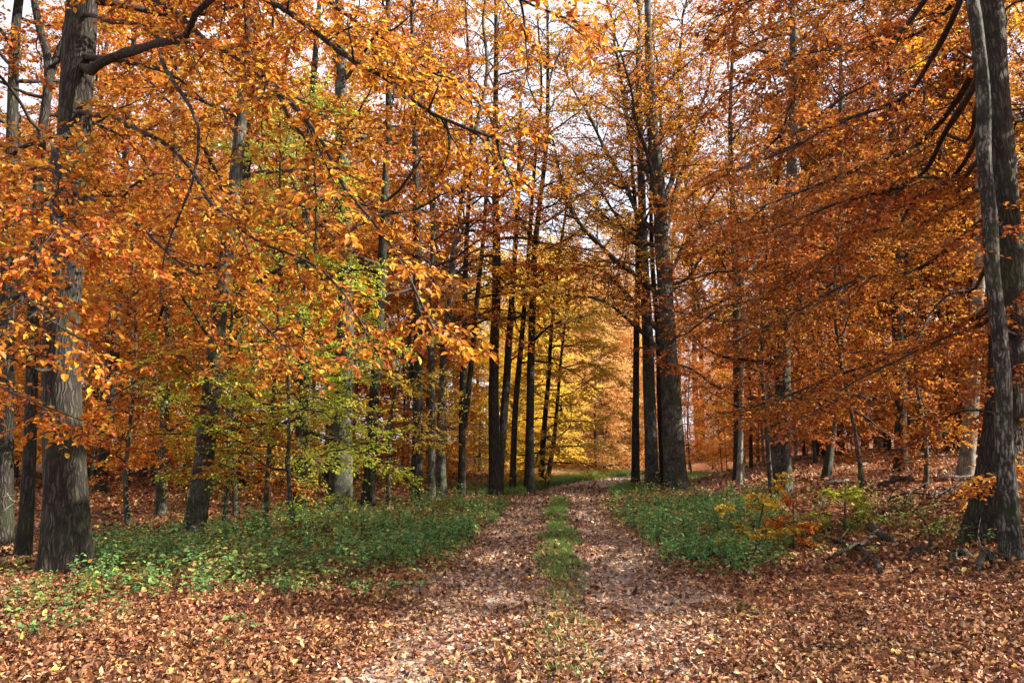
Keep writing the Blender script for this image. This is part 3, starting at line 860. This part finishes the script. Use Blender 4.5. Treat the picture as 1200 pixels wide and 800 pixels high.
# --- right side
MIDR = dict(n2=5.0, L2=1.2, n3=9, L3=.42, n4=8, leaf=.068, sd=.05, roll=.3, jit=.40)
hero("beech_tree", "front right trunk with a bright lit edge and pale dead limb stubs", [(1186, 654), (1183, 600), (1177, 530), (1175, 450), (1170, 385), (1163, 320), (1160, 250), (1153, 185), (1152, 110), (1144, 30), (1136, -60)], 21, 15, "rust", "mottled",
     S(h0=8.5, h1=14, n=3, L=3.4, el0=18, el1=55, droop=.045, n2=3, n4=5), leaf=.09, sides=32, step=.14, flare=.45, lobes=.2,
     limbs=[
         S(p=[(1166, 345, 10.9), (1140, 340, 10.6), (1110, 345, 10.3), (1085, 362, 10.1), (1060, 400, 9.8)], r=.035, re=.012, n2=1.2, L2=.4, n3=3, n4=3),
         S(p=[(1155, 200, 10.9), (1138, 172, 10.6), (1115, 165, 10.4), (1105, 195, 10.2)], r=.035, re=.02, leafy=False),
         S(p=[(1160, 222, 10.9), (1115, 218, 10.5), (1080, 235, 10.2), (1066, 262, 10.0)], r=.04, re=.02, leafy=False),
         S(p=[(1170, 262, 10.9), (1120, 220, 10.6), (1080, 218, 10.4), (1020, 260, 10)], r=.04, re=.01, **MIDR),
         S(p=[(1150, 80, 10.9), (1060, 110, 10.2), (960, 160, 9.6), (860, 210, 9.3)], r=.045, re=.008, **MIDR),
         S(p=[(1145, 20, 10.9), (1050, 30, 10), (950, 70, 9.4), (850, 120, 9.1)], r=.045, re=.008, **MIDR),
         S(p=[(1140, -60, 10.9), (1050, -60, 10), (940, -20, 9.4), (840, 30, 9)], r=.045, re=.008, **MIDR),
         S(p=[(1158, 180, 10.9), (1080, 200, 10.6), (990, 240, 10.2), (900, 280, 10)], r=.045, re=.008, **MIDR),
         S(p=[(1170, 400, 10.9), (1120, 390, 10.4), (1060, 420, 10), (1000, 450, 9.8), (950, 490, 9.6)], r=.03, re=.006, **MIDR),
         S(p=[(1172, 420, 10.9), (1195, 400, 10.0), (1170, 430, 9.2), (1120, 450, 8.9)], r=.02, re=.004, **{**MIDR, "n2": 3, "L2": .6}),
         S(p=[(1172, 400, 10.9), (1150, 360, 9.8), (1165, 350, 9.2), (1190, 365, 8.8)], r=.02, re=.004, **{**MIDR, "n2": 3, "L2": .6}),
         S(p=[(1176, 500, 10.9), (1120, 490, 10.4), (1080, 520, 10.2), (1030, 535, 10)], r=.02, re=.005, **{**MIDR, "n2": 3, "L2": .7}),
         S(p=[(1175, 480, 10.9), (1200, 500, 10), (1180, 540, 9.2), (1150, 560, 8.9)], r=.02, re=.005, **{**MIDR, "n2": 3, "L2": .6, "mi": 2}),
         S(p=[(1160, 250, 10.9), (1190, 240, 9.8), (1170, 270, 8.9), (1130, 300, 8.6)], r=.025, re=.005, **{**MIDR, "n2": 2.5, "L2": .7}),
     ])
hero("beech_tree", "thick dark rough trunk close behind the lit front right trunk", [(1160, 634), (1168, 560), (1180, 450), (1181, 340), (1174, 220), (1166, 100), (1158, -40)], 44, 18, "rust", "dark",
     S(h0=9.5, h1=17, n=5, L=3.8, el0=18, el1=55, droop=.045, n2=3, n4=6), leaf=.09, sides=32, step=.15, flare=.6, lobes=.25,
     limbs=[
         S(p=[(1170, 150, 12.6), (1090, 160, 12.2), (1000, 200, 12), (910, 240, 11.8), (820, 270, 11.6)], r=.06, re=.01, **MIDR),
         S(p=[(1172, 200, 12.6), (1190, 150, 12.2), (1215, 110, 12), (1260, 80, 11.8)], r=.06, re=.02, **MIDR),
         S(p=[(1178, 300, 12.6), (1100, 310, 12.4), (1010, 330, 12.2), (920, 370, 12), (850, 400, 11.8)], r=.05, re=.01, **MIDR),
         S(p=[(1180, 380, 12.6), (1100, 390, 12.6), (1010, 430, 12.8), (930, 470, 13), (850, 490, 13.2)], r=.05, re=.01, **MIDR),
         S(p=[(1165, 60, 12.6), (1090, 40, 12.8), (1000, 60, 13), (900, 110, 13.2)], r=.06, re=.01, **MIDR),
         S(p=[(1162, 0, 12.6), (1080, -30, 12.4), (980, 0, 12.2), (880, 40, 12)], r=.06, re=.01, **MIDR),
         S(p=[(1178, 280, 12.6), (1090, 260, 13.4), (1000, 280, 14.2), (900, 330, 15)], r=.05, re=.01, **MIDR),
         S(p=[(1182, 420, 12.6), (1200, 400, 11.8), (1230, 420, 11), (1190, 450, 10.4)], r=.03, re=.008, **MIDR),
     ])
hero("beech_tree", "grey trunk half hidden by rust leaf tiers, between the big clump and the bare poles", [(917, 577), (917, 500), (918, 420), (922, 330), (926, 250), (930, 120)], 20, 18, "rust", "grey",
     S(h0=2.4, h1=17, n=30, L=4.2, el0=-2, el1=45, n2=3, n4=6), leaf=.082)
hero("beech_tree", "dark trunk with rust sprays, standing right of the fused beeches", [(866, 563), (865, 480), (863, 400), (862, 320)], 12, 17, "rust", "dark",
     S(h0=2.2, h1=16, n=26, L=3.8, el0=-2, el1=50, n2=2.8, n4=6), leaf=.085)
hero("birch_tree", "thin pale trunk lit almost white, just right of the fused beeches", [(866, 570), (868, 510), (869, 460), (872, 380)], 6, 11, "gold", "pale",
     S(h0=4, h1=10, n=10, L=1.6, el0=18, el1=50, droop=.045, n2=2.6, n4=4), leaf=.082)
hero("beech_tree", "tall dark trunk on the leaf covered slope, amid the bare poles", [(1056, 551), (1055, 450), (1051, 370), (1049, 250)], 15, 18, "amber", "dark",
     S(h0=5, h1=17, n=24, L=3.6, el0=18, el1=50, droop=.045, n2=2.6, n4=7), leaf=.095)
hero("beech_tree", "pale grey trunk with a broad foot on the leaf covered slope", [(1131, 561), (1137, 500), (1142, 430), (1145, 360), (1150, 250)], 17, 18, "amber", "pale",
     S(h0=5, h1=17, n=14, L=3.2, el0=18, el1=50, droop=.045, n2=2.6, n4=7), leaf=.095)
hero("beech_tree", "leaning grey trunk at the left end of the leaf covered slope", [(968, 560), (976, 500), (983, 430), (988, 360)], 10, 16, "rust", "grey",
     S(h0=2.5, h1=15, n=20, L=3.2, el0=0, el1=45, n2=3.2, n4=7), leaf=.09)

# young beeches that carry the low leaf tiers
def young(label, px, py, H, pal, w=6, n=22, L=2.6, leaf=.07, h0=.7, top=None, bark="grey", **kw):
    return hero("young_beech", label, [(px, py), (px + rng.normal(0, 4), py - 60)] + ([top] if top else []), w, H, pal, bark,
                S(h0=h0, h1=H * .95, n=n, L=L, el0=-2, el1=35, **{**dict(n2=4, n4=7), **kw}), leaf=leaf, cat="young tree")


young("young beech with lime and yellow tiers, left of the slender dark trunk", 312, 622, 7.4, "lime", n=32, L=2.6, leaf=.062, h0=.9)
young("smaller lime green young beech in front of the taller lime one", 345, 628, 3.2, "lime", n=12, L=1.7, leaf=.058, h0=.8)
young("young gold beech between the leaning grey beech and the lime green young beech", 276, 606, 4.2, "gold", n=9, L=1.8, leaf=.062)
young("young beech in yellow and gold leaf, right of the stout grey trunk", 455, 596, 4.2, "gold", n=12, L=1.9, h0=1.2)
young("small amber beech leafing low behind the thick left oak", 150, 615, 6.5, "amber", n=26, L=2.4)
young("orange young beech reaching over the nettles near the leaning grey trunk", 262, 618, 5.5, "orange", n=22, L=2.2)
young("rust young beech with wide low tiers before the grey slope trunks", 905, 586, 7.0, "rust", n=26, L=3.0, h0=1.7)
young("rust young beech tiered over the left of the leafy slope", 1010, 578, 7.0, "rust", n=26, L=3.0, h0=1.9)
young("small gold and rust beech beside the pale broad footed trunk", 1085, 572, 5.0, "amber", n=18, L=2.2, h0=1.6)
young("waist high yellow green beech sapling on the right edge of the nettles", 884, 655, 1.0, "gold", w=2.5, n=9, L=.5, h0=.15, leaf=.05, L2=.25, L3=.14)
young("knee high amber sapling among the low plants of the right bank", 930, 645, .6, "amber", w=2.5, n=8, L=.4, h0=.15, leaf=.05, L2=.2, L3=.12)
young("knee high yellow green sapling near the dead branches of the right bank", 990, 622, .7, "lime", w=2.5, n=8, L=.5, h0=.15, leaf=.05, L2=.2, L3=.12)
young("sunlit yellow young beech glowing at the inside of the bend", 640, 571, 8.0, "yellow", n=34, L=3.0, leaf=.095)

# ------------------------------------------------------------------ background trees: build one of a kind, copy it


def proto(name, H, r, h0, n, L, pal, bark, leaf, n2, n3, n4, el0, el1, keep=1.0, seed=0, L2=1.2, L3=.5, droop=.02, lean=.3):
    root = bpy.data.objects.new(name, None)
    COL.objects.link(root)
    mb = MB(); ml = MB()
    cps = [(0, 0, -.3), (0, 0, 0)] + [(rng.normal(0, lean * k / 4), rng.normal(0, lean * k / 4), H * k / 4) for k in range(1, 5)]
    p, rr, h = trunk_geo(mb, cps, r, max(.015, r * .25), 9, .5, .5, .12)
    z = h0 + (H * .97 - h0) * (np.arange(n) + rng.random(n)) / n
    fz = (z - h0) / (H - h0)
    az = np.arange(n) * 2.39996 + rng.normal(0, .3, n)
    el = R(el0) + R(el1 - el0) * fz + rng.normal(0, .12, n)
    i = np.array([np.argmin(np.abs(p[:, 2] - q)) for q in z])
    D = np.stack([np.cos(az) * np.cos(el), np.sin(az) * np.cos(el), np.sin(el)], 1)
    Ls = L * (1 - .6 * fz) * rng.uniform(.7, 1.2, n)
    limb = curves(p[i], D, Ls, 6, droop, .17)
    r0 = np.minimum(rr[i] * .5, .012 + .01 * Ls)
    tubes(mb, limb, np.linspace(1, .2, 7)[None] * r0[:, None], 4)
    grow_leaves(None, ml, limb, r0, n2, L2, n3, L3, n4, leaf, .03, False, .15, .4, False, .45, keep)
    link("trunk", mb.mesh("trunk", [BARK[bark]]), root)
    link("crown", ml.mesh("crown", [LEAF[pal], BARK["twig"]]), root)
    CNT["proto " + pal] = CNT.get("proto " + pal, 0) + ml.n
    return root


def copy_tree(root):
    c = root.copy(); COL.objects.link(c)
    for ch in root.children:
        k = ch.copy(); COL.objects.link(k); k.parent = c
    return c


PROTO = {}
for pal in ("rust", "orange", "amber", "gold"):
    PROTO["tall_" + pal] = proto("beech_tree", 20, .20, 6.5, 34, 4.2, pal, "dark", .115, 10, 7, 6, 20, 60, droop=.06)
    PROTO["young_" + pal] = proto("young_beech", 8.5, .055, .8, 30, 2.8, pal, "grey", .095, 9, 7, 6, -4, 40)
PROTO["pole"] = proto("beech_tree", 13, .06, 4.5, 18, 1.8, "rust", "grey", .12, 6, 5, 4, 10, 60)
PROTO["pole_dark"] = proto("beech_tree", 15, .075, 5.5, 20, 2.2, "rust", "dark", .10, 7, 6, 6, 15, 60)
PROTO["pole_pale"] = proto("birch_tree", 12, .05, 5, 14, 1.6, "gold", "pale", .11, 6, 5, 4, 10, 60)
PROTO["pale"] = proto("beech_tree", 14, .12, .3, 50, 4.2, "pale", "grey", .13, 9, 7, 6, -6, 50)
PROTO["yellow"] = proto("beech_tree", 12, .10, .8, 40, 3.6, "yellow", "grey", .11, 9, 7, 6, -4, 45)
USED = set()
KIND_TEXT = {
    "tall_rust": "tall trunk with rust foliage", "tall_orange": "tall trunk with orange foliage",
    "tall_amber": "tall trunk with amber foliage", "tall_gold": "tall trunk with gold foliage",
    "young_rust": "small rust beech leafy to the ground", "young_orange": "small orange beech leafy to the ground",
    "young_amber": "small amber beech leafy to the ground", "young_gold": "small gold beech leafy to the ground",
    "pole": "thin grey pole like trunk", "pole_dark": "thin dark pole like trunk", "pole_pale": "thin pale pole like trunk",
    "pale": "sunlit peach coloured beech", "yellow": "sunlit yellow beech",
}


def place(kind, x, y, where, s=1.0):
    src = PROTO[kind]
    c = src if kind not in USED else copy_tree(src)
    USED.add(kind)
    c.location = (x, y, float(gz(x, y)))
    c.rotation_euler = (0, 0, random.uniform(0, 6.28))
    s *= random.uniform(.85, 1.2)
    c.scale = (s, s, s * random.uniform(.92, 1.1))
    t = KIND_TEXT[kind] + ", " + where
    tag(c, t, "young tree" if kind.startswith("young") else "tree", t)


def scatter(n, poly, kinds, where, mind=1.6, s=1.0):
    """poly in ground metres"""
    P = np.array(poly)
    lo, hi = P.min(0), P.max(0)
    got = []
    for _ in range(n * 40):
        if len(got) >= n:
            break
        q = np.array([random.uniform(lo[0], hi[0]), random.uniform(lo[1], hi[1])])
        if not in_poly(q[None], poly)[0]:
            continue
        if q[1] < 60 and abs(q[0] - path_c(min(q[1], 46))) < 3.0:
            continue
        if any(np.hypot(*(q - g)) < mind for g in got):
            continue
        got.append(q)
        place(random.choice(kinds), q[0], q[1], where, s)


random.seed(5)
LW, RW = "left of the track", "in the thin wood right of the track"
scatter(34, [(-10, 18), (-4.0, 24), (-1.5, 31), (-3, 40), (-30, 40), (-19, 22)], ["young_rust", "young_orange", "young_orange", "young_amber", "young_gold", "young_amber"], LW)
scatter(11, [(-12, 20), (-4, 26), (-2.5, 31), (-3, 42), (-32, 42)], ["tall_rust", "tall_orange", "tall_amber"], LW, 3.0)
scatter(44, [(-2, 42), (-3, 62), (-46, 62), (-32, 42)], ["tall_orange", "tall_amber", "young_orange", "young_amber", "young_gold", "pole"], "deep in the wood " + LW, 2.5, 1.1)
scatter(30, [(-14, 22), (-4, 27), (-2, 34), (-3, 44), (-30, 44)], ["pole"], "within the wood " + LW, 1.5)
# right
scatter(13, [(10, 26), (22, 22), (26, 31), (11, 32)], ["young_rust", "young_rust", "young_amber"], RW, 2.5)
scatter(62, [(8.5, 29), (24, 25), (28, 32), (10, 33)], ["pole", "pole_dark", "pole_dark", "pole_pale"], RW, .8)
scatter(15, [(9.5, 29), (24, 25), (27, 30), (12, 32)], ["tall_rust", "tall_amber", "tall_rust"], RW, 2.4)
scatter(46, [(7.5, 38), (28, 34), (32, 40), (8, 43)], ["young_rust", "young_amber", "young_rust"], "low behind the thin wood right of the track", 1.1, .58)
scatter(34, [(9, 60), (44, 54), (60, 76), (12, 80)], ["tall_amber", "tall_rust", "young_amber", "young_rust", "tall_orange"], "far behind the thin wood right of the track", 2.5, 1.1)
# off to the right of the frame: unseen trees added to shade the track
for xx, yy_ in ((15, 11.5), (19, 18.5), (17, 23)):
    place("tall_amber", xx, yy_, "unseen right of the frame, added to shade the track")
scatter(16, [(-22, -5), (-8, -7), (8, -7), (22, -3), (24, -20), (-24, -20)], ["tall_amber", "tall_rust"], "unseen behind the camera, added to darken the fill", 4)  # unseen trees behind the camera, added to cut the sky fill
for xx, yy_, kk in ((10.4, 9.8, 1.0), (12.6, 12.8, 1.15), (11.6, 7.6, 1.0)):  # leafy young trees outside the frame, put in to shade the right bank
    place("young_amber", xx, yy_, "unseen off frame right, added to shade the bank", kk)
for kind, xx, yy_, kk in (("young_rust", 9.9, 43, .8), ("young_amber", 11.6, 45, .85), ("young_rust", 13.2, 44, .8), ("young_rust", 10.8, 47.5, .9), ("young_amber", 8.6, 46, .8)):
    place(kind, xx, yy_, "low behind the thin wood right of the track", kk)
for kind, xx, yy_, kk in (("tall_amber", 14, 58, 1.2), ("tall_rust", 17, 63, 1.2), ("tall_orange", 20, 58, 1.2), ("young_amber", 15, 55, 1.2), ("young_rust", 18, 57, 1.2), ("young_amber", 21, 55, 1.2)):
    place(kind, xx, yy_, "far behind the thin wood right of the track", kk)
# beyond the bend
for xx, yy_ in ((.9, 36.5), (1.7, 40), (-1.0, 38.5)):
    place("yellow", xx, yy_, "at the outside of the bend", .9)
scatter(5, [(-2.5, 40), (.6, 36), (.6, 48), (-3, 46)], ["yellow"], "at the outside of the bend", 1.8, .9)
scatter(9, [(2.2, 47), (7, 50), (12, 54), (4, 56)], ["pale"], "beyond the bend of the track", 1.8, .8)
scatter(20, [(2, 58), (9, 57), (12, 78), (0, 80)], ["pale"], "beyond the bend of the track", 2.4, 1.1)

for k, o in PROTO.items():
    if k not in USED:
        for ch in list(o.children):
            bpy.data.objects.remove(ch)
        bpy.data.objects.remove(o)

# ------------------------------------------------------------------ dead wood on the ground


LODGED = []


def dead(name, label, cps, r0, r1, matn="dead", subs=(), cat="dead branch", knob=.10, sides=10):
    c = np.array(cps, float)
    base = c[0].copy()
    mb = MB()
    p = smooth_line(c, .06)
    if cat == "dead branch":
        gzz = gz(p[:, 0], p[:, 1])
        p[:, 2] = gzz + (p[:, 2] - gzz) * .72 - .01
    k = len(p)
    wob = r0 * .55
    for fq in (2.2, 4.7, 8.3):
        p = p + np.sin(np.linspace(0, fq * 3, k)[:, None] + rng.uniform(0, 6.28, 3)[None]) * wob / fq * 1.6
    ph = rng.uniform(0, 6.28, 6)
    t = np.linspace(0, 1, k)

    def disp(th):
        return 1 + knob * (np.sin(3 * th[None] + t[:, None] * 9 + ph[0]) + np.sin(2 * th[None] - t[:, None] * 14 + ph[1]) + .6 * np.sin(t[:, None] * 25 + ph[2]))
    r = r0 + (r1 - r0) * t
    r[0] *= .75; r[-1] *= .6
    tubes(mb, p, r, sides, 0, disp)
    # end caps
    for e, ring in ((0, 0), (-1, (k - 1) * sides)):
        b0 = mb.n
        mb.v.append(np.array([p[e]], np.float32)); mb.n += 1
        i = np.arange(sides)
        tri = np.stack([np.full(sides, b0), ring + i, ring + (i + 1) % sides], 1)
        if e == 0:
            tri = tri[:, ::-1]
        mb.f.append(tri); mb.m.append(np.zeros(sides, np.int32)); mb.sm.append(np.zeros(sides, bool))
    root = link(name, mb.mesh(name, [BARK[matn]], base), None, base)
    tag(root, label, cat)
    if cat == "dead branch" and base[1] < 15:
        LODGED.append((p, r))
    for sc, a, b in subs:
        m2 = MB()
        q = smooth_line(np.array(sc, float), .06)
        tubes(m2, q, np.linspace(a, b, len(q)), 7)
        link("side_branch", m2.mesh("side_branch", [BARK[matn]], base), root)
    return root


def G(px, py, h=0.0):
    p = ground_at(px, py)
    p[2] = gz(p[0], p[1]) + h
    return p


dead("dead_branch", "gnarled dead branch with twisted arms, leftmost of the dead wood before the right trunks",
     [G(968, 634, .02), G(985, 640, .10), G(1000, 648, .15), G(1014, 654, .13), G(1026, 662, .08), G(1034, 672, -.03)], .03, .042, knob=.14,
     subs=[([G(1004, 649, .13), G(988, 655, .10), G(972, 657, .03), G(962, 656, -.02)], .032, .014), ([G(1008, 651, .13), G(1024, 643, .16), G(1042, 646, .03)], .026, .012),
           ([G(1020, 658, .1), G(1008, 664, .05), G(996, 668, -.01)], .024, .010), ([G(985, 640, .1), G(998, 632, .2), G(1012, 628, .26), G(1018, 620, .34)], .014, .004),
           ([G(1010, 651, .13), G(1030, 655, .18), G(1052, 652, .12)], .012, .004)])
dead("dead_branch", "dark mossy log end pointing up behind the gnarled branch",
     [G(1020, 634, .27), G(1028, 635, .20), G(1040, 637, .09), G(1054, 640, .05), G(1075, 644, .0)], .062, .03, knob=.13,
     subs=[([G(1030, 636, .18), G(1018, 640, .12), G(1008, 648, .02)], .02, .008)])
dead("dead_branch", "mottled log with an upright bleached spike, middle of the dead wood",
     [G(1056, 660, -.02), G(1068, 653, .05), G(1080, 649, .06), G(1094, 645, .02), G(1110, 641, -.04)], .05, .05, knob=.13,
     subs=[([G(1090, 647, .06), G(1091, 647, .2), G(1087, 647, .34)], .018, .004), ([G(1075, 651, .06), G(1064, 646, .12), G(1050, 645, .06)], .016, .006)])
dead("dead_branch", "low bent grey branch stub between the spiked log and the front right trunk",
     [G(1112, 666, -.04), G(1116, 659, .06), G(1124, 653, .12), G(1136, 655, .09), G(1143, 664, -.04)], .040, .038, knob=.14,
     subs=[([G(1120, 656, .1), G(1104, 650, .08), G(1088, 652, .0)], .02, .008)])
dead("dead_branch", "forked root like stub leaning at the foot of the front right trunk",
     [G(1146, 678, -.04), G(1149, 668, .07), G(1153, 660, .13), G(1162, 659, .11), G(1172, 672, -.04)], .034, .036, knob=.14,
     subs=[([G(1152, 661, .13), G(1148, 650, .22), G(1152, 640, .34)], .014, .004), ([G(1160, 659, .11), G(1178, 662, .1), G(1196, 670, .02)], .016, .007)])
dead("dead_branch", "pale barkless log lying on the leafy slope behind the low plants", [G(968, 571, .06), G(980, 569, .09), G(996, 566, .06)], .055, .04, "bleached", cat="log")
dead("dead_branch", "dark fallen branch on the leafy slope, right of the pale log", [G(1028, 572, .05), G(1045, 570, .12), G(1062, 567, .10), G(1068, 565, .06)], .05, .07, "dead", cat="log")
dead("dead_branch", "long thin fallen pole lying across the top of the leafy slope", [G(1100, 563, .06), G(1130, 563, .08), G(1160, 562, .10)], .05, .04, "bleached", cat="log")
dead("dead_branch", "leaning pale stick under the rust tiers at the slope's far edge", [at_depth(996, 540, 30), at_depth(1008, 546, 30), at_depth(1022, 553, 30)], .03, .05, "bleached")
dead("dead_branch", "bare white forked twig sticking out beside the furthest left trunk", [G(-6, 640, .5), at_depth(4, 582, 11.9), at_depth(12, 572, 11.9), at_depth(18, 568, 11.9)], .014, .006, "bleached",
     subs=[([at_depth(4, 582, 11.9), at_depth(14, 580, 11.9), at_depth(25, 578, 11.9)], .008, .003), ([at_depth(8, 577, 11.9), at_depth(13, 585, 11.9), at_depth(20, 588, 11.9)], .007, .003)])
for lab, a, b in (("brushwood stick on the slope, nearest the pale log", (985, 585), (1040, 580)), ("brushwood stick on the slope, below the dark fallen branch", (1040, 590), (1095, 585)),
                  ("brushwood stick on the slope, beside the thick dark trunk", (1090, 588), (1140, 578))):
    dead("fallen_stick", lab, [G(*a, .06), (G(*a, .16) + G(*b, .14)) / 2, G(*b, .08)], .025, .018, cat="stick",
         subs=[([G(*a, .06), (G(a[0] + 12, a[1] - 4, .2)), G(a[0] + 34, a[1] + 2, .1)], .018, .008), ([G(a[0] + 20, a[1] + 3, .03), (G(a[0] + 30, a[1], .22)), G(b[0] - 5, b[1] - 4, .25)], .015, .006)])

mb = MB()
for p, r in LODGED:
    n = 46
    i = rng.integers(0, len(p), n)
    q = p[i] + rng.normal(0, .09, (n, 3)) * [1, 1, 0]
    d2 = np.hypot(q[:, 0] - p[i, 0], q[:, 1] - p[i, 1])
    g0 = gz(q[:, 0], q[:, 1])
    top_ = p[i, 2] + np.sqrt(np.maximum(r[i] ** 2 - d2 ** 2, 0))
    q[:, 2] = np.where(d2 < r[i] * .8, np.maximum(top_, g0) + .004, g0 + .02 + .05 * np.exp(-d2 / .08))
    a = rng.uniform(0, 6.28, n)
    dv = np.stack([np.cos(a), np.sin(a), rng.normal(0, .3, n)], 1)
    nr = np.stack([rng.normal(0, .5, n), rng.normal(0, .5, n), np.ones(n)], 1)
    leaves(mb, q, dv, nr, .05 * rng.uniform(.6, 1.3, n), 0, True, .34, -.1, .5, 0, .3)
tag(link("leaf_litter", mb.mesh("leaf_litter", [LEAF["litter"]])), kind="stuff")
for px, py, a, ln in ((1030, 735, .3, .55), (1085, 770, 2.6, .4), (905, 742, 1.0, .45), (960, 765, .1, .5), (330, 745, .4, .5), (140, 775, 2.9, .45), (560, 770, .8, .35), (1120, 705, .2, .6), (260, 712, 2.8, .5)):
    c = G(px, py, .035)
    e = np.array([math.cos(a), math.sin(a), 0]) * ln
    o = dead("fallen_twig", "thin dark fallen twig lying loose on the leaf litter", [c - e * .5, c + e * .05 + [0, 0, .02], c + e * .5], .008, .004, cat="twig", knob=.2, sides=6,
             subs=[([c, c + e * .2 + np.array([-e[1], e[0], .08]) * .25, c + e * .3 + np.array([-e[1], e[0], .05]) * .45], .005, .002)])
    o["group"] = "loose twigs on the leaf litter"

# ------------------------------------------------------------------ light
AZ, EL = R(96), R(33)
w = bpy.data.worlds.new("World")
SC.world = w
w.use_nodes = True
nt = w.node_tree
nt.nodes.clear()
out = nt.nodes.new("ShaderNodeOutputWorld")
bg = nt.nodes.new("ShaderNodeBackground")
sky = nt.nodes.new("ShaderNodeTexSky")
sky.sky_type = "NISHITA"
sky.sun_disc = False
sky.sun_elevation = EL
sky.sun_rotation = AZ
sky.air_density = 1.0; sky.dust_density = 2.0
tc = nt.nodes.new("ShaderNodeTexCoord")
nz = N(nt, "ShaderNodeTexNoise", Scale=2.2, Detail=6.0, Roughness=.6)
nt.links.new(tc.outputs["Generated"], nz.inputs["Vector"])
mx = N(nt, "ShaderNodeMixRGB")
nt.links.new(ramp(nt, nz.outputs[0], [(.36, (.6, .6, .6)), (.58, (1, 1, 1))]), mx.inputs[0])
nt.links.new(sky.outputs[0], mx.inputs[1])
mx.inputs[2].default_value = (4.7, 4.8, 5.3, 1)
nt.links.new(mx.outputs[0], bg.inputs[0])
bg.inputs[1].default_value = .092
nt.links.new(bg.outputs[0], out.inputs[0])
sun = bpy.data.lights.new("sun", "SUN")
sun.energy = 5.0
sun.angle = R(.53)
sun.color = (1, .90, .75)
so = bpy.data.objects.new("sun", sun)
COL.objects.link(so)
sd = Vector((math.sin(AZ) * math.cos(EL), math.cos(AZ) * math.cos(EL), math.sin(EL)))
so.rotation_euler = (-sd).to_track_quat("-Z", "Y").to_euler()

SC.view_settings.view_transform = "Standard"
SC.view_settings.look = "None"
SC.view_settings.exposure = 1.66
SC.view_settings.gamma = 1
SC.render.engine = "CYCLES"
cy = SC.cycles
cy.max_bounces = 6
cy.diffuse_bounces = 4
cy.glossy_bounces = 2
cy.transmission_bounces = 4
cy.transparent_max_bounces = 4
cy.use_adaptive_sampling = True
cy.adaptive_threshold = .02
cy.sample_clamp_indirect = 6
cy.caustics_reflective = False
cy.caustics_refractive = False
cy.use_denoising = True
cy.denoiser = "OPENIMAGEDENOISE"
cy.denoising_input_passes = "RGB_ALBEDO_NORMAL"
cy.blur_glossy = 1.0
print("VERTS", CNT, sum(len(m.vertices) for m in bpy.data.meshes))
